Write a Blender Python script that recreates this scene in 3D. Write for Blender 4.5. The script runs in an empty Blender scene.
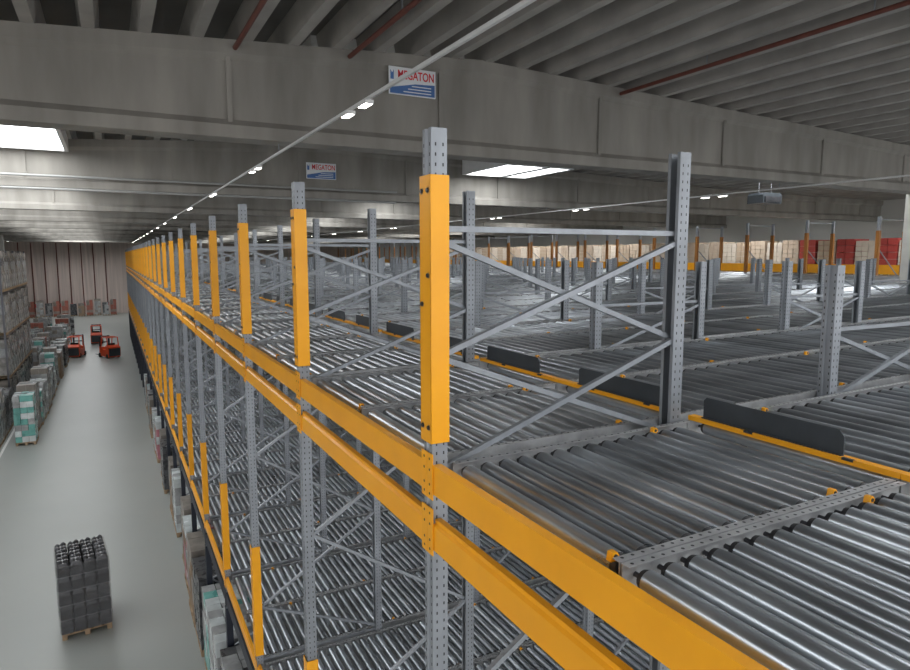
import bpy, math, random
from mathutils import Vector, Matrix
random.seed(4)
SC=bpy.context.scene
COL=SC.collection
ORD=['nearest','second','third','fourth','fifth','sixth','seventh','eighth','ninth','tenth','eleventh','twelfth','thirteenth','fourteenth','fifteenth','sixteenth','seventeenth','eighteenth','nineteenth','twentieth','twenty-first','twenty-second','twenty-third','twenty-fourth','twenty-fifth','twenty-sixth','twenty-seventh','twenty-eighth']
FST=lambda i:ORD[i].replace('nearest','first')
CZ=8.6; TH=math.radians(27.54); PH=math.radians(6.86)

# ------------------------------------------------------------------ materials
M={}
def mat(key,col,rough=.5,metal=0.0,var=.15,scale=6.0,stretch=(1,1,1),bump=0.0,emit=0.0,rnd=0.0,rvar=.1,alpha=1.0):
    m=bpy.data.materials.new(key); m.use_nodes=True
    nt=m.node_tree; b=nt.nodes['Principled BSDF']
    tc=nt.nodes.new('ShaderNodeTexCoord'); mp=nt.nodes.new('ShaderNodeMapping'); mp.inputs['Scale'].default_value=stretch
    no=nt.nodes.new('ShaderNodeTexNoise'); no.inputs['Scale'].default_value=scale; no.inputs['Detail'].default_value=5
    nt.links.new(tc.outputs['Object'],mp.inputs['Vector']); nt.links.new(mp.outputs[0],no.inputs['Vector'])
    cr=nt.nodes.new('ShaderNodeValToRGB')
    cr.color_ramp.elements[0].position=.3; cr.color_ramp.elements[1].position=.7
    cr.color_ramp.elements[0].color=[c*(1-var) for c in col]+[1]; cr.color_ramp.elements[1].color=[min(1,c*(1+var)) for c in col]+[1]
    nt.links.new(no.outputs['Fac'],cr.inputs[0]); out=cr.outputs[0]
    if rnd:
        oi=nt.nodes.new('ShaderNodeObjectInfo'); mr=nt.nodes.new('ShaderNodeMapRange')
        mr.inputs[3].default_value=1-rnd; mr.inputs[4].default_value=1+rnd
        hs=nt.nodes.new('ShaderNodeHueSaturation'); nt.links.new(oi.outputs['Random'],mr.inputs[0]); nt.links.new(mr.outputs[0],hs.inputs['Value'])
        nt.links.new(out,hs.inputs['Color']); out=hs.outputs[0]
    nt.links.new(out,b.inputs['Base Color'])
    mr=nt.nodes.new('ShaderNodeMapRange'); mr.inputs[3].default_value=max(.03,rough-rvar); mr.inputs[4].default_value=min(1,rough+rvar)
    nt.links.new(no.outputs['Fac'],mr.inputs[0]); nt.links.new(mr.outputs[0],b.inputs['Roughness'])
    b.inputs['Metallic'].default_value=metal; b.inputs['Alpha'].default_value=alpha
    if bump:
        bp=nt.nodes.new('ShaderNodeBump'); bp.inputs['Strength'].default_value=bump; bp.inputs['Distance'].default_value=.01
        nt.links.new(no.outputs['Fac'],bp.inputs['Height']); nt.links.new(bp.outputs[0],b.inputs['Normal'])
    if emit:
        b.inputs['Emission Color'].default_value=list(col)+[1]; b.inputs['Emission Strength'].default_value=emit
    M[key]=m; return m
mat('galv',(.295,.315,.34),.40,.35,.14,9,(1,1,.4),rnd=.08)
mat('roller',(.37,.395,.425),.30,.76,.30,6,(1,.35,1),rnd=.30,rvar=.09)
mat('railm',(.38,.385,.395),.48,.4,.2,10)
mat('hole',(.03,.03,.033),.7,0,.1)
mat('endcap',(.03,.03,.033),.5,0,.2)
mat('orange',(.97,.41,.010),.36,0,.06,3,rnd=.03,rvar=.06)
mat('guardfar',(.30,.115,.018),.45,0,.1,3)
mat('plate',(.05,.058,.066),.42,.2,.15,5)
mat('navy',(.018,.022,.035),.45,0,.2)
mat('bolt',(.10,.10,.11),.35,.8,.2)
mat('concrete',(.36,.35,.32),.85,0,.16,1.3,(1,1,1.5),bump=.15)
mat('beamc',(.29,.273,.245),.85,0,.22,1.1,(1.6,1,.35),bump=.15)
mat('ceil',(.38,.36,.33),.9,0,.16,1.2)
mat('slabshade',(.12,.114,.105),.9,0,.15,.8)  # roof deck, darkened so its colour carries the shade between the ribs
mat('floorm',(.33,.345,.325),.36,0,.05,.25,rvar=.02)
mat('wallm',(.62,.52,.47),.8,0,.2,.5,(6,1,.2))
mat('wallp',(.62,.61,.58),.8,0,.08,.3)
mat('whitep',(.72,.72,.71),.4,0,.05)
mat('pipew',(.36,.36,.35),.5,0,.05)
mat('lineW',(.8,.8,.78),.6,0,.08)
mat('redpipe',(.16,.05,.035),.5,0,.2)
mat('red',(.42,.06,.05),.45,0,.15,2,rnd=.15)
mat('redbox',(.5,.03,.02),.5,0,.1)
mat('truckred',(.80,.10,.03),.35,0,.08)
mat('rubber',(.02,.02,.02),.7,0,.2)
mat('wood',(.36,.25,.15),.75,0,.3,5,(1,6,1))
mat('carton',(.30,.21,.14),.8,0,.15,2,rnd=.15)
mat('rust',(.30,.10,.07),.7,0,.2,2,rnd=.25)
mat('beige',(.58,.46,.35),.8,0,.06,2,rnd=.08)
mat('cream',(.68,.59,.49),.7,0,.06,2,rnd=.06)
mat('tan',(.47,.36,.26),.8,0,.08,2,rnd=.1)
mat('brownwrap',(.22,.195,.17),.35,0,.35,3,rnd=.2,bump=.2)
mat('towerwrap',(.23,.22,.205),.26,0,.45,3,rnd=.3,bump=.4)
mat('greywrap',(.34,.345,.345),.25,0,.3,3,rnd=.15,bump=.3)
mat('teal',(.14,.38,.34),.28,0,.25,3,rnd=.1,bump=.2)
mat('whitewrap',(.60,.64,.64),.25,0,.2,3,rnd=.06,bump=.2)
mat('pink',(.45,.17,.20),.5,0,.25,3)
mat('darkwrap',(.075,.076,.08),.28,0,.4,5,rnd=.1,bump=.3)
mat('film',(.06,.06,.064),.18,0,.5,4,(1,1,1.5),bump=.4,rnd=.35)
mat('stretch',(.22,.22,.23),.10,0,.3,8,(1,1,2),bump=.8,alpha=.26)
mat('sheet',(.17,.17,.175),.4,0,.2,5)
mat('cap',(.09,.09,.095),.25,0,.3)
mat('signw',(.82,.84,.86),.5,0,.03)
mat('signr',(.70,.03,.04),.5,0,.03)
mat('signb',(.07,.17,.42),.5,0,.1)
mat('lampglow',(1,.97,.9),.4,0,.0,emit=14)
mat('sky',(.95,.98,1),.4,0,.0,emit=10)
mat('skyaisle',(.95,.98,1),.4,0,.0,emit=6)
mat('skyfar',(.95,.98,1),.4,0,.0,emit=3.2)

# ------------------------------------------------------------------ mesh builder
class MB:
    def __init__(s): s.v=[];s.f=[];s.m=[];s.s=[];s.me=None
    def face(s,pts,mk,smooth=False):
        i=len(s.v); s.v+= [tuple(p) for p in pts]; s.f.append(tuple(range(i,i+len(pts)))); s.m.append(mk); s.s.append(smooth)
    def box(s,x0,x1,y0,y1,z0,z1,mk):
        i=len(s.v); s.v+=[(x0,y0,z0),(x1,y0,z0),(x1,y1,z0),(x0,y1,z0),(x0,y0,z1),(x1,y0,z1),(x1,y1,z1),(x0,y1,z1)]
        for q in ((0,3,2,1),(4,5,6,7),(0,1,5,4),(1,2,6,5),(2,3,7,6),(3,0,4,7)):
            s.f.append(tuple(i+k for k in q)); s.m.append(mk); s.s.append(False)
        return s
    def bar(s,p,q,w,t,mk,side=(0,1,0)):
        p=Vector(p);q=Vector(q);d=(q-p).normalized();a=Vector(side);a=(a-d*a.dot(d)).normalized();b=d.cross(a)
        i=len(s.v)
        for e in (p,q):
            for sa,sb in ((-1,-1),(1,-1),(1,1),(-1,1)): s.v.append(tuple(e+a*sa*w/2+b*sb*t/2))
        for f in ((0,1,2,3),(4,7,6,5),(0,4,5,1),(1,5,6,2),(2,6,7,3),(3,7,4,0)):
            s.f.append(tuple(i+k for k in f)); s.m.append(mk); s.s.append(False)
        return s
    def tube(s,p,q,r,n,mk,cap=None,r2=None):
        p=Vector(p);q=Vector(q);d=(q-p).normalized();a=Vector((0,0,1)) if abs(d.z)<.9 else Vector((1,0,0));a=(a-d*a.dot(d)).normalized();b=d.cross(a)
        r2=r if r2 is None else r2; i=len(s.v)
        for e,rr in ((p,r),(q,r2)):
            for k in range(n):
                t=2*math.pi*k/n; s.v.append(tuple(e+(a*math.cos(t)+b*math.sin(t))*rr))
        for k in range(n):
            s.f.append((i+k,i+(k+1)%n,i+n+(k+1)%n,i+n+k)); s.m.append(mk); s.s.append(True)
        cap=cap or mk
        s.face([s.v[i+k] for k in range(n)][::-1],cap); s.face([s.v[i+n+k] for k in range(n)],cap)
        return s
    def prism(s,poly,axis,a,b,mk):
        def P(u,v,w): return {'x':(w,u,v),'y':(u,w,v),'z':(u,v,w)}[axis]
        n=len(poly); i=len(s.v)
        s.v+=[P(u,v,a) for u,v in poly]+[P(u,v,b) for u,v in poly]
        for k in range(n): s.f.append((i+k,i+(k+1)%n,i+n+(k+1)%n,i+n+k)); s.m.append(mk); s.s.append(False)
        s.f.append(tuple(range(i+n-1,i-1,-1))); s.m.append(mk); s.s.append(False)
        s.f.append(tuple(range(i+n,i+2*n))); s.m.append(mk); s.s.append(False)
        return s
    def disc(s,c,axis,r,n,mk):
        pts=[]
        for k in range(n):
            t=2*math.pi*k/n; u,v=r*math.cos(t),r*math.sin(t)
            pts.append({'x':(c[0],c[1]+u,c[2]+v),'y':(c[0]+u,c[1],c[2]+v),'z':(c[0]+u,c[1]+v,c[2])}[axis])
        s.face(pts,mk); return s
    def add(s,o,off=(0,0,0)):
        i=len(s.v); s.v+=[(a+off[0],b+off[1],c+off[2]) for a,b,c in o.v]
        s.f+=[tuple(i+k for k in f) for f in o.f]; s.m+=o.m; s.s+=o.s; return s
    def mesh(s,name):
        if s.me: return s.me
        me=bpy.data.meshes.new(name); me.from_pydata(s.v,[],s.f)
        keys=[]
        for k in s.m:
            if k not in keys: keys.append(k)
        for k in keys: me.materials.append(M[k])
        ix={k:i for i,k in enumerate(keys)}
        me.polygons.foreach_set('material_index',[ix[k] for k in s.m]); me.polygons.foreach_set('use_smooth',s.s)
        me.update(); s.me=me; return me
def link(name,data,parent=None,loc=(0,0,0),rot=(0,0,0)):
    o=bpy.data.objects.new(name,data); COL.objects.link(o); o.location=loc; o.rotation_euler=rot
    if parent: o.parent=parent
    return o
def tag(o,label,cat,group=None):
    o['label']=label;o['category']=cat
    if group:o['group']=group
    return o
def struct(name,mb,loc=(0,0,0)):
    o=link(name,mb.mesh(name),None,loc); o['kind']='structure'; return o
class Spec:
    def __init__(s): s.p=[]; s.big=None
    def part(s,name,mb,loc=(0,0,0),subs=(),kind=None): s.p.append((name,mb,loc,list(subs),kind)); return s
    def merged(s):
        if not s.big:
            s.big=MB()
            for n,mb,l,subs,k in s.p:
                s.big.add(mb,l)
                for sn,sm,sl in subs: s.big.add(sm,tuple(l[i]+sl[i] for i in range(3)))
        return s.big
    def make(s,name,label,cat,group,loc,rot=(0,0,0),near=True):
        if not near:
            return tag(link(name,s.merged().mesh(name),None,loc,rot),label,cat,group)
        e=link(name,None,None,loc,rot); e.empty_display_size=.2; tag(e,label,cat,group)
        for n,mb,l,subs,k in s.p:
            c=link(n,mb.mesh(n),e,l)
            if k:c['kind']=k
            for sn,sm,sl in subs: link(sn,sm.mesh(sn),c,sl)
        return e
def proj(x,y,z):
    fw=x*math.sin(TH)+y*math.cos(TH); la=x*math.cos(TH)-y*math.sin(TH); return 455+662*la/max(.01,fw),256-662*(z-CZ)/max(.01,fw),fw

# ------------------------------------------------------------------ building shell (low pitched concrete roof, ridge at x = 6.5)
X0,X1,Y0,Y1=-32,38,-14,112
RIDGE=6.5
def zc(x):   # underside of the roof ribs
    return 12.30-(.062*min(RIDGE-x,15.5) if x<RIDGE else .035*min(x-RIDGE,20))
struct('floor',MB().box(X0,X1,Y0,Y1,-.2,0,'floorm'))
STN=[X0,RIDGE-15.5,RIDGE,RIDGE+20,X1]
cb=MB().prism([(x,zc(x)+.41) for x in STN]+[(x,zc(x)+.6) for x in STN[::-1]],'y',Y0,Y1,'slabshade')
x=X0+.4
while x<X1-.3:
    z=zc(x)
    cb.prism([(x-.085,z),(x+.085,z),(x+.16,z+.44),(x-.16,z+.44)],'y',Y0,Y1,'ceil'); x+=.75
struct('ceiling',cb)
BY=[1.2+10.4*k for k in range(11)]
ZB=10.5
def girder():
    b=MB(); prev=None
    for x in STN:
        t=zc(x)-ZB+.01
        ring=[(x,yy,zz) for yy,zz in ((-.26,0),(.26,0),(.26,.2),(.15,.3),(.15,t-.30),(.24,t-.21),(.24,t),(-.24,t),(-.24,t-.21),(-.15,t-.30),(-.15,.3),(-.26,.2))]
        if prev:
            for q in range(12): b.face([prev[q],ring[q],ring[(q+1)%12],prev[(q+1)%12]],'beamc')
        else: b.face(ring,'beamc')
        prev=ring
    b.face(prev[::-1],'beamc')
    xx=1.85-3.8*8
    while xx<X1:
        b.box(xx-.04,xx+.04,-.2,.2,.22,zc(xx)-ZB-.2,'beamc'); xx+=3.8
    return b
GI=girder()
for k,y in enumerate(BY): struct('trim_%d'%(k+1),GI,(0,y,ZB))
struct('wall_far',MB().box(X0,X1,Y1,Y1+.3,0,12.8,'wallm'))
# the left side wall is low beside the near bays (the gap above it is added to let sky light in) and full height further on
struct('wall_left',MB().box(X0-.3,X0,Y0,24,0,3.0,'wallm').box(X0-.3,X0,24,Y1,0,12.3,'wallm'))
struct('wall_right',MB().box(X1,X1+.3,Y0,Y1,0,12.3,'wallp'))
n=len(BY)+1
for (cx,cy) in ((22.25,BY[1]),(-9,BY[3]),(-9,BY[5]),(-9,BY[7])):
    struct('trim_%d'%n,MB().box(-.32,.32,-.3,.3,0,ZB,'concrete'),(cx,cy,0)); n+=1
fl=MB().box(-4.75,-4.65,22,39.4,0,.004,'lineW'); struct('trim_%d'%n,fl); n+=1
w=1
def skylight_or_fill(xa,xb,ya,yb,mk='sky',zz=None):  # builds the roof windows and also the unseen panels added for fill light
    global w
    z=zz or min(zc(xa),zc(xb))-.04; t=zc((xa+xb)/2)+.5; b=MB(); b.box(xa,xb,ya,yb,z+.04,z+.08,mk)
    b.box(xa-.1,xa,ya-.1,yb+.1,z,t,'whitep');b.box(xb,xb+.1,ya-.1,yb+.1,z,t,'whitep')
    b.box(xa,xb,ya-.1,ya,z,t,'whitep');b.box(xa,xb,yb,yb+.1,z,t,'whitep')
    struct('window_or_fill_%d'%w,b); w+=1
for k in range(1,10):
    y=BY[k]
    skylight_or_fill(-6.2,-.95,y+4.5,y+9.9,'skyaisle' if k<3 else ('sky' if k==9 else 'skyfar'))  # the last bay's panel is made strong to light the far wall
    skylight_or_fill(11.5,12.9,y+6.8,y+9.6,'sky',11.5); skylight_or_fill(13.2,14.0,y+6.8,y+9.6,'skyaisle',11.5)
    if k>2: skylight_or_fill(26,29,y+6.6,y+9.2)
    if k<5:
        skylight_or_fill(3.5,6.5,y+.6,y+3.0); skylight_or_fill(18,21.5,y+.6,y+3.2); skylight_or_fill(27.5,30.5,y+.6,y+3.6)  # glowing panels hidden behind the girders, added for extra light
for (xa,ya) in ((-7.5,3.5),(-7.5,-6),(1.0,-6),(8,-6),(16,-6),(24,-3),(25.5,6.5),(30,6.5)): skylight_or_fill(xa,xa+3.6,ya,ya+3.6,'skyaisle' if xa<0 else 'sky')  # out-of-view glowing panels, added to light the near and right bays
skylight_or_fill(6.2,8.0,1.9,3.8); skylight_or_fill(11.5,14,1.9,3.8); skylight_or_fill(17,20,1.9,4.2)  # unseen panels above the frame, added to brighten the front decks

# ------------------------------------------------------------------ rack upright frames
PX=1.5; PD=1.71; BAY=2.76; RY=lambda k:3.1+BAY*k
def post_mb(h,flip=False):
    s=-1 if flip else 1
    path=[(.045,-.025),(.045,-.05),(-.045,-.05),(-.045,-.018),(-.033,-.012),(-.033,.012),(-.045,.018),(-.045,.05),(.045,.05),(.045,.025)]
    b=MB()
    for (xa,ya),(xb,yb) in zip(path,path[1:]): b.face([(s*xa,ya,.008),(s*xb,yb,.008),(s*xb,yb,h),(s*xa,ya,h)],'galv')
    z=.15
    while z<h-.05:
        for xx in (-.02,.022): b.face([(xx-.004,-.0506,z),(xx+.004,-.0506,z),(xx+.004,-.0506,z+.017),(xx-.004,-.0506,z+.017)],'hole')
        xf=-.0456*s
        for yy in (-.034,.034): b.face([(xf,yy-.004,z),(xf,yy+.004,z),(xf,yy+.004,z+.017),(xf,yy-.004,z+.017)],'hole')
        z+=.05
    b.box(-.075,.075,-.075,.075,0,.008,'galv')
    return b
def guard_mb(z0,z1,mk,flip=False):
    b=MB(); w,d=.064,.058; t=.004
    b.box(-d,-d+t,-w,w,z0,z1,mk); b.box(-d,.05,-w,-w+t,z0,z1,mk); b.box(-d,.05,w-t,w,z0,z1,mk)
    return b
bolt=MB().tube((-.066,0,0),(-.056,0,0),.011,8,'bolt').tube((-.058,0,0),(-.0565,0,0),.018,10,'galv')
def brace(p,q): return MB().bar(p,q,.034,.03,'galv')
POST=post_mb(9.24); POSTR=post_mb(9.24,True)
LP=post_mb(8.53); LPR=post_mb(8.53,True)
TP=post_mb(10.0); TPR=post_mb(10.0,True)
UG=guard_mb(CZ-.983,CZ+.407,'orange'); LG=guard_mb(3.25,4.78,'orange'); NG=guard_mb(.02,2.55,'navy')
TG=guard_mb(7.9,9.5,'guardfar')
def lattice(sp,D,levels,top):
    for z0,z1,kind in levels:
        if kind in 'X/': sp.part('diagonal_brace',brace((.03,-.018,z0),(D-.03,-.018,z1)))
        if kind in 'X\\': sp.part('diagonal_brace',brace((.03,.018,z1),(D-.03,.018,z0)))
    for z in top: sp.part('horizontal_brace',brace((.03,.0,z),(D-.03,.0,z)))
AF=Spec()
AF.part('post',POST).part('post',POSTR,(PD,0,0))
AF.part('orange_guard',UG,(0,0,0),[('bolt',bolt,(0,yy,CZ+zz)) for yy,zz in ((-.035,.33),(.035,.33),(-.035,-.1),(.035,-.25),(-.035,-.9),(.035,-.9))])
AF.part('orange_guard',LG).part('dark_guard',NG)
lattice(AF,PD,[(8.08,8.68,'X'),(7.46,8.06,'X'),(6.0,7.05,'/'),(4.95,6.0,'\\'),(3.9,4.95,'/'),(3.2,3.9,'\\'),(1.8,2.5,'/'),(.3,1.8,'\\')],[8.74,3.15,.25])
for k in range(-1,28):
    near=k<7
    if k<0: lab='galvanized upright frame with orange guard at the near end, cut off by the right edge'
    elif k<12: lab='tall galvanized upright frame with orange post guards, %s from the camera along the aisle'%ORD[k]
    else: lab='distant upright frame with orange guards, merging into the row beyond the twelfth one'
    AF.make('upright_frame',lab,'rack frame','upright frames along the aisle' if k<12 else 'far upright frames along the aisle',(PX,RY(k),0),near=near)
IW=1.64
LF=Spec(); LF.part('post',LP).part('post',LPR,(IW,0,0))
lattice(LF,IW,[(7.5,8.0,'X'),(5.8,7.0,'/'),(4.6,5.8,'\\'),(3.4,4.6,'/'),(1.6,2.8,'\\'),(.3,1.5,'/')],[8.04])
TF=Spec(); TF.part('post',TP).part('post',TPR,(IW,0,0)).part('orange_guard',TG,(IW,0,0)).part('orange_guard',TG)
lattice(TF,IW,[(7.7,8.9,'\\'),(6,7.2,'/'),(4,6,'\\'),(1,4,'/')],[9.9,7.7])
line=0
for j in (0,1,2,3,4,6):
    xx=4.86+3.28*j; cnt=0
    for k in range(-1,28 if j in (0,6) else 21):
        u,v,fw=proj(xx,RY(k),8)
        if u>985 or fw<1: continue
        if abs(RY(k)-BY[1])<1.2 and abs(xx-21.9)<1.2: continue
        sp=TF if j==6 else LF
        near=fw<10
        if j==6:
            lab='tall grey upright frame at the far end of the rollers, %s from the right'%FST(cnt)
            g='tall frames at the far end of the roller deck'
        elif fw<17:
            lab='low grey upright frame, %s line behind the aisle frames, %s from the right'%(FST(line),FST(cnt))
            g='low frames among the rollers'
        else:
            lab='tiny low grey upright frame far off among the rollers'; g='far low frames among the rollers'
        sp.make('upright_frame',lab,'rack frame',g,(xx,RY(k),0),near=near); cnt+=1
    line+=1

# ------------------------------------------------------------------ orange rails along the aisle
def rail_spec(z0,z1,mk,lip=True):
    sp=Spec(); b=MB()
    if lip:
        b.prism([(-.045,z0),(.005,z0),(.005,z1),(-.030,z1),(-.030,z1-.022),(-.045,z1-.034)],'y',.053,BAY-.053,mk)
    else: b.box(-.045,.005,.053,BAY-.053,z0,z1,mk)
    sp.part('rail_body',b)
    for s,y in ((1,0),(-1,BAY)):
        c=MB(); ya,yb=sorted((y+s*.002,y+s*.068))
        c.box(-.054,-.0485,ya,yb,z0-.03,z1+.06,mk)
        for zz in (z0,z0+.05,z1-.03,z1+.03): c.disc((-.0546,y+s*.033,zz),'x',.008,8,'hole')
        sp.part('connector',c)
    return sp
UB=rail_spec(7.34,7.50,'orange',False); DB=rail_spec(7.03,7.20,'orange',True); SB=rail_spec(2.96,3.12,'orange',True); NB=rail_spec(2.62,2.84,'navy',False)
RD=((UB,'upper orange rail of the top deck'),(DB,'lower orange rail below the top deck'),(SB,'orange rail of the lower deck'),(NB,'navy rail under the lower deck'))
for k in range(-1,27):
    if k<0: o='running out of the picture past the nearest guard'
    elif k<11: o='between guard %s and guard %s along the aisle'%(ORD[k],ORD[k+1])
    for sp,desc in RD:
        if k<1 and sp in (SB,NB): continue
        lab=desc+', '+o if k<11 else desc+', far down the aisle beyond the twelfth guard'
        sp.make('rack_rail',lab,'rack rail',desc+(' near' if k<11 else ' far'),(PX,RY(k),0),near=k<6)

# ------------------------------------------------------------------ roller lanes
RR=.044; PIT=.117; PIT2=.150; R2=.046
roll=MB(); roll2=MB()
for rr,o in ((RR,roll),(R2,roll2)):
    o.tube((0,-.580,0),(0,.580,0),rr,20,'roller','endcap').tube((0,-.605,0),(0,-.580,0),rr-.008,14,'endcap',r2=rr-.001).tube((0,.580,0),(0,.605,0),rr-.001,14,'endcap',r2=rr-.008).tube((0,-.648,0),(0,.648,0),.011,6,'bolt')
lite=MB().tube((0,-.595,0),(0,.595,0),RR,10,'roller','endcap')
lite2=MB().tube((0,-.595,0),(0,.595,0),R2,10,'roller','endcap')
def rail_mb(L,s,holes=True):
    b=MB()
    b.box(0,L,*sorted((s*.650,s*.655)),-.10,.052,'railm'); b.box(0,L,*sorted((s*.617,s*.650)),.048,.052,'railm'); b.box(0,L,*sorted((s*.62,s*.650)),-.10,-.095,'railm')
    if holes:
        xx=.03
        while xx<L:
            b.disc((xx,s*.634,.0526),'z',.0075,8,'hole'); xx+=.05
    return b
clip=MB().prism([(0,.03),(.03,.03),(.044,.044),(.03,.064),(.008,.064)],'y',-.014,.014,'orange').tube((.022,-.017,.048),(.022,.017,.048),.009,10,'endcap')
def lane_spec(L,nparts,clips=1,st=.06,pit=PIT,ro=roll,li=lite):
    sp=Spec()
    sp.part('rail',rail_mb(L,-1)).part('rail',rail_mb(L,1))
    nr=int((L-st-.05)/pit)+1
    for i in range(min(nr,nparts)): sp.part('roller',ro,(st+i*pit,0,0))
    if nr>nparts:
        b=MB()
        for i in range(nparts,nr): b.add(li,(st+i*pit,0,0))
        sp.part('rollers',b,kind='stuff')
    if clips==1:
        sp.part('orange_clip',clip,(.0,-.594,0)).part('orange_clip',clip,(L-.42,-.594,0)).part('orange_clip',clip,(L-.36,.594,0))
    if clips==2:
        for q in range(6): sp.part('orange_clip',clip,(.65+q*1.27,-.594 if q%2 else .594,0))
    return sp
def lane_far(L,st=.06,pit=PIT,li=lite):
    sp=Spec(); b=MB(); b.add(rail_mb(L,-1,False)).add(rail_mb(L,1,False))
    for i in range(int((L-st-.05)/pit)+1): b.add(li,(st+i*pit,0,0))
    sp.part('lane',b); return sp
SL=.015; ROT=(0,-SL,0)
LFR=1.72; XF=1.57; ZA=7.452
XR=3.31; LRE=22.76; SR=.10
FN,FF=lane_spec(LFR,99),lane_far(LFR)
RN,RF=lane_spec(LRE,100,2,SR,PIT2,roll2,lite2),lane_far(LRE,SR,PIT2,lite2)
RNs,RFs=lane_spec(18.3,100,2,SR,PIT2,roll2,lite2),lane_far(18.3,SR,PIT2,lite2)
LN,LFF=lane_spec(8.3,100,2),lane_far(8.3)
plate=MB()
plate.prism([(-.46,0),(.46,0),(.46,.115),(.44,.135),(-.43,.135),(-.46,.10)],'x',-.004,.004,'plate').box(-.02,.004,-.46,.46,0,.006,'plate')
strip=MB().box(-.028,.028,-.659,.659,0,.03,'orange')
for t in (-.4,.2): strip.box(-.031,-.01,t-.03,t+.03,.018,.0305,'endcap')
lanes=[]
for b in range(-1,27):
    for off in (.72,2.04): lanes.append(RY(b)+off)
ZS=ZA+SL*(XR+.03-XF)+.053
for i,y in enumerate(lanes):
    nm=FST(i) if i<20 else ''
    near=i<12
    lab='short steel roller lane just behind the orange rail, %s from the right edge'%nm if i<20 else 'distant short roller lane behind the orange rail far down the aisle'
    (FN if near else FF).make('roller_lane',lab,'roller conveyor','short front roller lanes' if i<20 else 'far short front roller lanes',(XF,y,ZA),ROT,near)
    short=abs(y-BY[1]-.3)<.6
    near=i<8
    sp=(RNs if short else RN) if near else (RFs if short else RF)
    lab='long steel roller lane running deep behind the dark plates, %s from the right edge'%nm if i<20 else 'distant long roller lane deep in the block far down the aisle'
    sp.make('roller_lane',lab,'roller conveyor','long deep roller lanes' if i<20 else 'far long deep roller lanes',(XR,y,ZA+SL*(XR-XF)),ROT,near)
    if i>2:
        near=3<i<11
        lab='lower deck steel roller lane seen under the orange rails, %s from the right'%FST(i-3) if i<20 else 'distant lower deck roller lane far down the aisle'
        (LN if near else LFF).make('roller_lane',lab,'roller conveyor','lower deck roller lanes' if i<20 else 'far lower deck roller lanes',(XF,y,3.07),ROT,near)
    if i<40:
        lab='dark grey stop plate standing on the orange strip, %s from the right'%nm if i<16 else 'tiny dark stop plate far back in the line of plates'
        shift=(.10 if i%2 else -.06)
        tag(link('stop_plate',plate.mesh('stop_plate'),None,(3.345,y+shift,ZS+.0305)),lab,'plate','dark stop plates' if i<16 else 'far dark stop plates')
        lab='orange cross strip between the short and long roller lanes, %s from the right'%nm if i<16 else 'tiny orange cross strip far back between roller lanes'
        tag(link('cross_strip',strip.mesh('cross_strip'),None,(3.342,y,ZS)),lab,'strip','orange cross strips' if i<16 else 'far orange cross strips')
fe=MB().box(0,.05,.07,BAY-.07,0,.36,'orange')
for k in range(3,27):
    tag(link('end_rail',fe.mesh('end_rail'),None,(26.13,RY(k),7.90)),'orange end rail at the far side of the roller deck, among its tall posts','rack rail','orange end rails at the far side')

# ------------------------------------------------------------------ ceiling services
def trunk(xx,desc,y0=-10,y1=100,st=7.3):
    sp=Spec(); sp.part('rail',MB().box(-.016,.016,y0,y1,0,.036,'whitep'))
    hb=MB().tube((0,0,.036),(0,0,.17),.008,6,'galv')
    for y in BY: 
        if y0<y<y1: sp.part('hanger',hb,(0,y,0))
    lm=MB().box(-.05,.05,-.14,.14,-.04,0,'whitep').box(-.04,.04,-.12,.12,-.046,-.04,'lampglow')
    y=st
    while y<y1-2:
        sp.part('lamp',lm,(0,y,0)); sp.part('lamp',lm,(0,y+.62,0)); y+=6.1
    sp.make('light_trunking',desc,'ceiling light','hanging light lines',(xx,0,10.33))
trunk(2.66,'white light line with small lamps running from top centre toward the aisle')
trunk(15.6,'thin white light line over the middle of the roller deck')
trunk(-10.5,'thin white light line at the left edge above the tall storage rack')
for xx,d in ((1.95,'dark red pipe under the roof, leftmost of three'),(3.85,'dark red pipe under the roof, middle one of three'),(9.9,'long dark red pipe under the roof at upper right')):
    p=MB().tube((0,-8,0),(0,11.3,0),.04,10,'redpipe')
    for yy in (3,6,9): p.tube((0,yy,.04),(0,yy,.3),.012,6,'galv')
    tag(link('ceiling_pipe',p.mesh('ceiling_pipe'),None,(xx,0,zc(xx)-.13)),d,'pipe','dark red roof pipes')
for zz,yy,bk,d in ((10.80,21.66,(.2,0),'grey pipe along the second concrete beam, the upper of two'),(10.455,21.75,(0,.045),'grey pipe slung below the second concrete beam, the lower of two')):
    p=MB().tube((-30,0,0),(9,0,0),.035,10,'pipew')
    for xx in range(-28,9,3): p.tube((xx,0,0),(xx,bk[0],bk[1]),.01,6,'galv')
    tag(link('service_pipe',p.mesh('service_pipe'),None,(0,yy,zz)),d,'pipe')
h=Spec(); h.part('housing',MB().prism([(-.45,0),(.45,0),(.45,.26),(.36,.34),(-.36,.34),(-.45,.26)],'y',-.3,.3,'plate'))
h.part('grille',MB().box(-.38,.38,-.33,-.3,.05,.22,'bolt'))
for s in (-.3,.3): h.part('rod',MB().tube((s,0,.34),(s,0,zc(19.2)-10.3+.3),.012,6,'galv'))
h.make('fan_heater','dark fan heater hanging from the roof over the rear of the roller deck','heater',None,(19.2,14.8,10.3))

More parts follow.
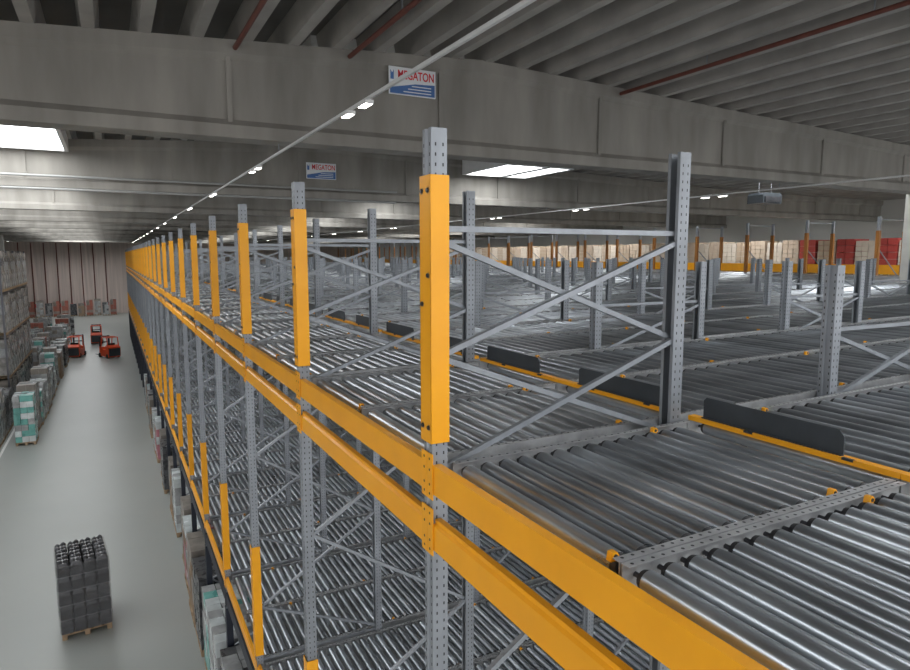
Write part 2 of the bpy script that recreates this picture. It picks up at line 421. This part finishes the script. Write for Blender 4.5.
def sign(x,y,z,w_,h_,label):
    e=link('sign_board',None,None,(x,y,z)); tag(e,label,'sign','white signs on the concrete beams')
    p=MB().box(-w_/2,w_/2,0,.02,-h_/2,h_/2,'signw'); link('board',p.mesh('board'),e)
    f=MB().prism([(-w_*.48,-h_*.46),(w_*.48,-h_*.46),(w_*.48,-h_*.02),(w_*.05,-h_*.06),(-w_*.48,-h_*.26)],'y',-.004,0,'signb'); link('blue_panel',f.mesh('blue_panel'),e)
    for zz,x0,l in ((-.15,-.02,.42),(-.26,-.1,.5),(-.37,-.2,.6)):
        f=MB().box(w_*x0,w_*(x0+l),-.006,-.004,h_*(zz-.018),h_*(zz+.018),'signw'); link('small_print_line',f.mesh('small_print_line'),e)
    g=MB().prism([(-w_*.47,h_*.04),(-w_*.40,h_*.04),(-w_*.40,h_*.38),(-w_*.435,h_*.26),(-w_*.47,h_*.38)],'y',-.004,0,'signb'); link('emblem',g.mesh('emblem'),e)
    c=bpy.data.curves.new('lettering','FONT'); c.body='MEGATON'; c.size=h_*.44; c.extrude=.002; c.offset=.003
    t=bpy.data.objects.new('tmp',c); COL.objects.link(t); bpy.context.view_layer.update()
    me=bpy.data.meshes.new_from_object(t.evaluated_get(bpy.context.evaluated_depsgraph_get())); wd=t.dimensions.x
    bpy.data.objects.remove(t); me.materials.clear(); me.materials.append(M['signr'])
    o=link('lettering',me,e,(-w_*.32,-.004,h_*.09),(math.pi/2,0,0)); o.scale=(w_*.77/max(.01,wd),1,1)
sign(5.04,BY[1]-.275,11.72,.92,.48,'white sign with red lettering on the nearest big concrete beam')
sign(6.35,BY[2]-.275,11.38,1.0,.52,'white sign with red lettering on the second concrete beam, farther off')

# ------------------------------------------------------------------ goods
def pallet_mb():
    b=MB()
    for i in range(5): b.box(-.6,.6,-.4+i*.164,-.4+i*.164+.13,.122,.144,'wood')
    for xx in (-.6,-.0725,.455):
        b.box(xx,xx+.145,-.4,.4,.1,.122,'wood')
        for yy in (-.4,-.0725,.3): b.box(xx,xx+.145,yy,yy+.1,.022,.1,'wood')
    for yy in (-.4,-.05,.3): b.box(-.6,.6,yy,yy+.1,0,.022,'wood')
    return b
PAL=pallet_mb()
def load_mb(w_,d_,h_,tiers,nx,ny,mats,seed,rndm=False,e=.006):
    r=random.Random(seed); b=MB(); hz=h_/tiers
    for t in range(tiers):
        for i in range(nx):
            for j in range(ny):
                if t<tiers-1 and 0<i<nx-1 and 0<j<ny-1: continue
                x0=-w_/2+i*w_/nx; y0=-d_/2+j*d_/ny
                dx,dy=r.uniform(-.008,.008),r.uniform(-.008,.008)
                mk=mats[(t+ (i if len(mats)>2 else 0))%len(mats)] if not rndm else r.choice(mats)
                b.box(x0+e+dx,x0+w_/nx-e+dx,y0+e+dy,y0+d_/ny-e+dy,t*hz,(t+1)*hz-e,mk)
    return b
KIND={}
KIND['brown']=(load_mb(1.16,.78,1.7,5,3,2,['carton','carton','brownwrap'],1,True),'brown carton stack')
KIND['brownlow']=(load_mb(1.16,.78,1.0,4,3,2,['carton'],2),'low brown carton stack')
KIND['teal']=(load_mb(1.18,.8,1.6,6,4,3,['teal','whitewrap','greywrap','teal'],3,True),'teal and white wrapped stack')
KIND['tealtall']=(load_mb(1.18,.8,2.15,8,4,3,['teal','whitewrap','teal','greywrap'],13,True),'tall teal wrapped stack')
KIND['white']=(load_mb(1.18,.8,1.7,6,4,3,['whitewrap','greywrap'],4,True),'pale wrapped stack')
KIND['whitelow']=(load_mb(1.18,.8,1.1,4,4,3,['whitewrap','whitewrap','greywrap'],14,True),'low pale wrapped stack')
KIND['grey']=(load_mb(1.18,.8,1.75,6,5,3,['greywrap','darkwrap','greywrap'],5,True),'grey wrapped stack')
KIND['greytall']=(load_mb(1.18,.8,2.2,7,3,2,['greywrap','greywrap','brownwrap'],15,True),'tall grey wrapped stack')
KIND['pink']=(load_mb(1.16,.78,1.6,5,3,2,['pink','pink','carton','whitewrap'],6,True),'dull pink carton stack')
KIND['dark']=(load_mb(1.18,.8,1.6,6,5,3,['darkwrap'],7),'dark wrapped stack')
KIND['rust']=(load_mb(1.16,.78,2.1,6,3,2,['rust','rust','brownwrap'],11,True),'red-brown carton stack')
KIND['tower']=(load_mb(1.18,.84,1.98,5,2,2,['brownwrap','towerwrap','darkwrap'],8,True),'brown film-wrapped stack')
KIND['towergrey']=(load_mb(1.18,.84,1.88,4,2,2,['towerwrap','towerwrap','greywrap'],18,True),'grey film-wrapped stack')
KIND['beige']=(load_mb(1.16,.88,1.55,7,4,3,['beige'],9,False,.014),'beige carton stack')
KIND['beigelow']=(load_mb(1.16,.88,1.45,6,4,3,['cream'],19,False,.014),'pale cream carton stack')
KIND['tan']=(load_mb(1.16,.88,1.5,6,4,3,['tan'],29,False,.014),'light brown carton stack')
KIND['red']=(load_mb(1.16,.84,1.55,5,2,2,['red'],10,False,.016),'red wrapped stack')
def goods(kind,x,y,z,rz,label,group,plabel,pgroup):
    tag(link('pallet',PAL.mesh('pallet'),None,(x,y,z),(0,0,rz)),plabel,'pallet',pgroup)
    return tag(link('goods_stack',KIND[kind][0].mesh('goods_'+kind),None,(x,y,z+.145),(0,0,rz)),label,'goods',group)
H=math.pi/2
seq=[None,'grey','white','teal','dark','brown','pink','brown',None,'white','brown',None,'dark','brown',None,'pink','white',None,'brown','grey',None,'teal','brown','white']
c_=0
for i in range(24):
    kd=seq[i]; b=2+i//2
    if kd is None: continue
    y=RY(b)+(.74,2.02)[i%2]
    goods(kd,1.72+random.uniform(-.06,.06),y,0,H,'%s under the lower deck at the aisle, %s from the camera'%(KIND[kd][1],ORD[c_]),'goods under the lower deck',
          'wooden pallet under the lower deck at the aisle, %s from the camera'%ORD[c_],'pallets under the lower deck'); c_+=1
seq=['tealtall','white','greytall','teal','grey','white','greytall','dark','white','grey','whitelow','tealtall','grey','greytall','brown','white','whitelow','grey','dark','white','grey']
for i in range(21):
    kd=seq[i]
    rot=H+(0,.05,-.04,.03)[i%4]
    goods(kd,-3.95+random.uniform(-.08,.12),35.6+i*1.31,0,rot,'%s in the row left of the aisle, %s from the camera'%(KIND[kd][1],ORD[i]),'goods left of the aisle',
          'wooden pallet in the row left of the aisle, %s from the camera'%ORD[i],'pallets left of the aisle')
for i,kd in enumerate(['grey','white','greytall','dark','grey']):
    goods(kd,-5.25,34.4+i*1.25,0,H,'%s in front of the left storage rack, %s from the camera'%(KIND[kd][1],ORD[i]),'goods before the left storage rack',
          'wooden pallet in front of the left storage rack, %s from the camera'%ORD[i],'pallets before the left storage rack')
for i in range(8):
    kd=['greytall','white','grey','tealtall','greytall','rust','white','greytall'][i]
    goods(kd,-5.2,53.4+i*1.4,0,H,'%s just beyond the left storage rack, %s from the camera'%(KIND[kd][1],ORD[i]),'goods beyond the left storage rack',
          'wooden pallet just beyond the left storage rack, %s from the camera'%ORD[i],'pallets beyond the left storage rack')
for i in range(33):
    kd=['white','grey','whitelow','white','teal','greytall','rust'][i%7]
    goods(kd,-8.6+(i%3)*2.0+random.uniform(-.2,.2),66.5+(i//3)*1.9,0,0,'%s on a pallet far down on the left of the aisle'%KIND[kd][1],'far goods left of the aisle, '+KIND[kd][1],'wooden pallet far down on the left of the aisle','far pallets left of the aisle')
for i in range(14):
    kd=['rust','grey','rust','dark','rust','greytall','brown'][(i*3)%7]
    goods(kd,-13.2+i*1.02,108.5+.5*(i%3),0,H,'%s standing before the far end wall'%KIND[kd][1],'goods before the far end wall, '+KIND[kd][1],'wooden pallet before the far end wall','pallets before the far end wall')
def rack_spec(n,bay,fr,rl,levels):
    sp=Spec()
    for q in range(n+1): sp.part('rack_frame',fr,(0,q*bay,0))
    for q in range(n):
        for z in levels: sp.part('shelf_rail',rl,(0,q*bay,z))
    return sp
RFM=MB()
for xx in (-.5,.5): RFM.box(xx-.04,xx+.04,-.05,.05,0,8.9,'bolt')
for q in range(7): RFM.bar((-.5,0,.3+q*1.15),(.5,0,1.45+q*1.15) if q%2==0 else (.5,0,.3+q*1.15),.03,.03,'galv')
LB=MB().box(-.54,-.50,.05,2.75,-.16,0,'orange').box(.50,.54,.05,2.75,-.16,0,'orange')
LBN=MB().box(-.54,-.50,.05,2.75,-.1,0,'bolt').box(.50,.54,.05,2.75,-.1,0,'bolt')
LVS=(0,2.25,4.5,6.75)
rack_spec(4,2.8,RFM,LBN,LVS[1:]).make('storage_rack','tall dark pallet rack at the left edge, filled with wrapped stacks','rack',None,(-5.55,40.8,0))
for q in range(4):
    y=40.8+q*2.8
    for lv,z in enumerate(LVS):
        for s in range(3):
            kd='towergrey' if (q*3+lv*2+s)%3 else 'tower'
            wh=('bottom','second','third','top')[lv]; sd=('near','middle','far')[s]
            goods(kd,-5.55,y+.49+s*.91,z,0,'%s in the left storage rack, %s bay, %s level, %s place'%(KIND[kd][1],ORD[q],wh,sd),'goods in the left storage rack',
              'wooden pallet in the left storage rack, %s bay, %s level, %s place'%(ORD[q],wh,sd),'pallets in the left storage rack')
RFT=MB()
for xx in (-.5,.5): RFT.box(xx-.05,xx+.05,-.05,.05,0,7.69,'galv')
for q in range(6): RFT.bar((-.5,0,.3+q*1.15),(.5,0,1.45+q*1.15),.03,.03,'galv')
rack_spec(18,2.8,RFT,LB,(7.7,)).make('storage_rack','pallet rack with orange rails at the far right beyond the roller deck','rack',None,(31.0,12.0,0))
REDS=[(1,0),(1,2),(2,1),(3,0)]
for q in range(18):
    y=12+q*2.8
    for s in range(3):
        kd='red' if (q,s) in REDS else ('beige','beigelow','beige','tan','beigelow')[(q*3+s)%5]
        lab='%s on the top shelf of the far right rack'%KIND[kd][1] if kd!='red' else 'red wrapped stack on the far right rack, %s from the right edge'%FST(REDS.index((q,s)))
        goods(kd,31.0,y+.49+s*.91,7.7,0,lab,KIND[kd][1]+'s on the far right rack','wooden pallet on the top shelf of the far right rack','pallets on the far right rack')

# dark bottle stack in the aisle
px,py=-.98,17.0; RZ=.1
e=link('pallet',None,None,(px,py,0),(0,0,RZ)); tag(e,'wooden pallet under the dark bottle stack standing alone in the aisle','pallet')
PW=.5
for i in range(5): link('deck_board',MB().box(-PW+i*.2125,-PW+i*.2125+.15,-.6,.6,.122,.144,'wood').mesh('deck_board'),e)
for yy in (-.6,-.0725,.455): link('stringer_board',MB().box(-PW,PW,yy,yy+.145,.1,.122,'wood').mesh('stringer_board'),e)
for yy in (-.6,-.0725,.455):
    for xx in (-PW,-.05,PW-.1): link('block',MB().box(xx,xx+.1,yy,yy+.145,.022,.1,'wood').mesh('block'),e)
for xx in (-PW,-.05,PW-.1): link('skid_board',MB().box(xx,xx+.1,-.6,.6,0,.022,'wood').mesh('skid_board'),e)
HB=.335
def rrect(a,b,r,z,k=3):
    pts=[]
    for cx,cy,t0 in ((a-r,b-r,0),(-a+r,b-r,90),(-a+r,-b+r,180),(a-r,-b+r,270)):
        for q in range(k):
            t=math.radians(t0+90*q/(k-1)); pts.append((cx+r*math.cos(t),cy+r*math.sin(t),z))
    return pts
pk=MB()
rings=[rrect(.120,.196,.02,0),rrect(.125,.202,.03,.04),rrect(.124,.200,.03,.14),rrect(.125,.202,.03,.22),rrect(.105,.182,.04,HB-.02)]
for ra,rb in zip(rings,rings[1:]):
    for q in range(len(ra)): pk.face([ra[q],ra[(q+1)%len(ra)],rb[(q+1)%len(ra)],rb[q]],'film',True)
pk.face(rings[-1],'film')
lump=MB().tube((0,0,-.03),(0,0,.025),.062,10,'film',r2=.056).tube((0,0,.025),(0,0,.045),.056,10,'film',r2=.036).tube((0,0,.045),(0,0,.06),.028,10,'cap',r2=.024)
pkt=MB().add(pk)
rr_=random.Random(3)
for a in (-.062,.062):
    for bq in (-.1,.1): pkt.add(lump,(a+rr_.uniform(-.01,.01),bq+rr_.uniform(-.02,.02),HB-.02+rr_.uniform(-.02,.015)))
she=MB().box(-.5,.5,-.605,.605,HB-.02,HB,'sheet')
e=link('bottle_stack',None,None,(px,py,.145),(0,0,RZ)); tag(e,'tall stack of dark shrink wrapped bottles standing alone in the aisle','goods')
for t in range(5):
    for i in range(4):
        for j in range(3): link('bottle_pack',(pk if t<4 else pkt).mesh('bottle_pack'),e,(-.3825+i*.255+random.uniform(-.006,.006),-.41+j*.41,t*HB))
    if t<4: link('layer_sheet',she.mesh('layer_sheet'),e,(0,0,t*HB))
# the clear stretch film around it: a wrinkled skin that bulges at every layer
fm=MB(); rf_=random.Random(8); NP=64; NZ=26; ZT=4.82*HB
per=[]
for q in range(NP):
    s=q/NP*4; k=int(s); f=s-k
    a,b_=.53,.63
    c=[(a,-b_),(a,b_),(-a,b_),(-a,-b_)]
    p0,p1=c[k],c[(k+1)%4]; per.append((p0[0]+(p1[0]-p0[0])*f,p0[1]+(p1[1]-p0[1])*f))
grid=[]
for r_ in range(NZ+1):
    z=ZT*r_/NZ; row=[]
    for (x,y) in per:
        bul=.012*abs(math.sin(math.pi*z/HB))+rf_.uniform(-.008,.008)
        L=math.hypot(x,y); row.append((x*(1+bul/L)-(.008 if x>0 else -.008),y*(1+bul/L)-(.008 if y>0 else -.008),z))
    grid.append(row)
for r_ in range(NZ):
    for q in range(NP):
        q2=(q+1)%NP; fm.face([grid[r_][q],grid[r_][q2],grid[r_+1][q2],grid[r_+1][q]],'stretch',False)
link('stretch_film',fm.mesh('stretch_film'),e)

# reach trucks
T=Spec()
T.part('chassis',MB().prism([(-.7,.12),(1.0,.12),(1.05,.5),(1.05,.95),(.55,1.1),(.5,.72),(-.1,.72),(-.15,.9),(-.7,.9)],'x',-.5,.5,'truckred'))
T.part('seat',MB().box(-.3,.3,.05,.42,.72,.86,'rubber').box(-.3,.3,.42,.5,.86,1.25,'rubber'))
og=MB()
for xx in (-.44,.44):
    og.bar((xx,-.5,.85),(xx,-.3,1.75),.06,.06,'truckred',(1,0,0)); og.bar((xx,.85,.95),(xx,.72,1.75),.06,.06,'truckred',(1,0,0)); og.bar((xx,-.33,1.75),(xx,.76,1.75),.06,.06,'truckred',(1,0,0))
for yy in (-.3,-.05,.2,.45,.7): og.box(-.44,.44,yy-.025,yy+.025,1.725,1.775,'truckred')
T.part('overhead_guard',og)
T.part('counterweight',MB().prism([(.72,.16),(1.08,.2),(1.10,.85),(.72,.94)],'x',-.45,.45,'plate'))
T.part('steering_wheel',MB().tube((0,-.12,.97),(0,-.16,1.01),.17,12,'rubber').tube((0,-.3,.8),(0,-.14,.98),.03,6,'rubber'))
ma=MB()
for xx in (-.36,.36): ma.box(xx-.05,xx+.05,-.9,-.74,.08,1.8,'navy')
for zz in (.4,1.2,1.7): ma.box(-.36,.36,-.86,-.78,zz,zz+.08,'navy')
T.part('mast',ma)
for xx in (-.28,.28): T.part('fork',MB().box(xx-.06,xx+.06,-2.0,-.9,.1,.14,'plate').box(xx-.06,xx+.06,-.95,-.9,.1,.6,'plate'))
wh=MB().tube((-.07,0,0),(.07,0,0),.19,14,'rubber')
for xx,yy in ((-.48,-.62),(.48,-.62),(-.44,.75),(.44,.75)): T.part('wheel',wh,(xx,yy,.19))
T.make('reach_truck','red warehouse truck at the left side of the aisle, beside the pale goods','forklift','red warehouse trucks',(-3.0,64.8,0),(0,0,math.pi-.2))
T.make('reach_truck','red warehouse truck nearest the rack on the right of the aisle','forklift','red warehouse trucks',(-.5,63,0),(0,0,math.pi+.4))
T.make('reach_truck','red warehouse truck in the middle, behind the other two','forklift','red warehouse trucks',(-1.6,74,0),(0,0,math.pi))
for i in range(8):
    p=MB().tube((0,0,0),(0,0,10.5),.07,8,'redpipe').box(-.14,.14,-.12,.12,1.2,1.7,'redbox')
    tag(link('riser_pipe',p.mesh('riser_pipe'),None,(-11.5+i*1.55,111.86,0)),'dark red riser pipe on the far end wall, %s from the left'%FST(i),'pipe','riser pipes on the far wall')

# ------------------------------------------------------------------ light, world, camera
W=bpy.data.worlds.new('World'); SC.world=W; W.use_nodes=True
bg=W.node_tree.nodes['Background']; bg.inputs[0].default_value=(.98,.98,1,1); bg.inputs[1].default_value=1.75
cam=bpy.data.cameras.new('Camera'); cam.lens=26; cam.sensor_width=36; cam.clip_end=400; cam.clip_start=.05
co=bpy.data.objects.new('Camera',cam); COL.objects.link(co); co.location=(0,0,CZ); co.rotation_euler=(math.pi/2-PH,0,-TH)
SC.camera=co
SC.view_settings.view_transform='Standard'
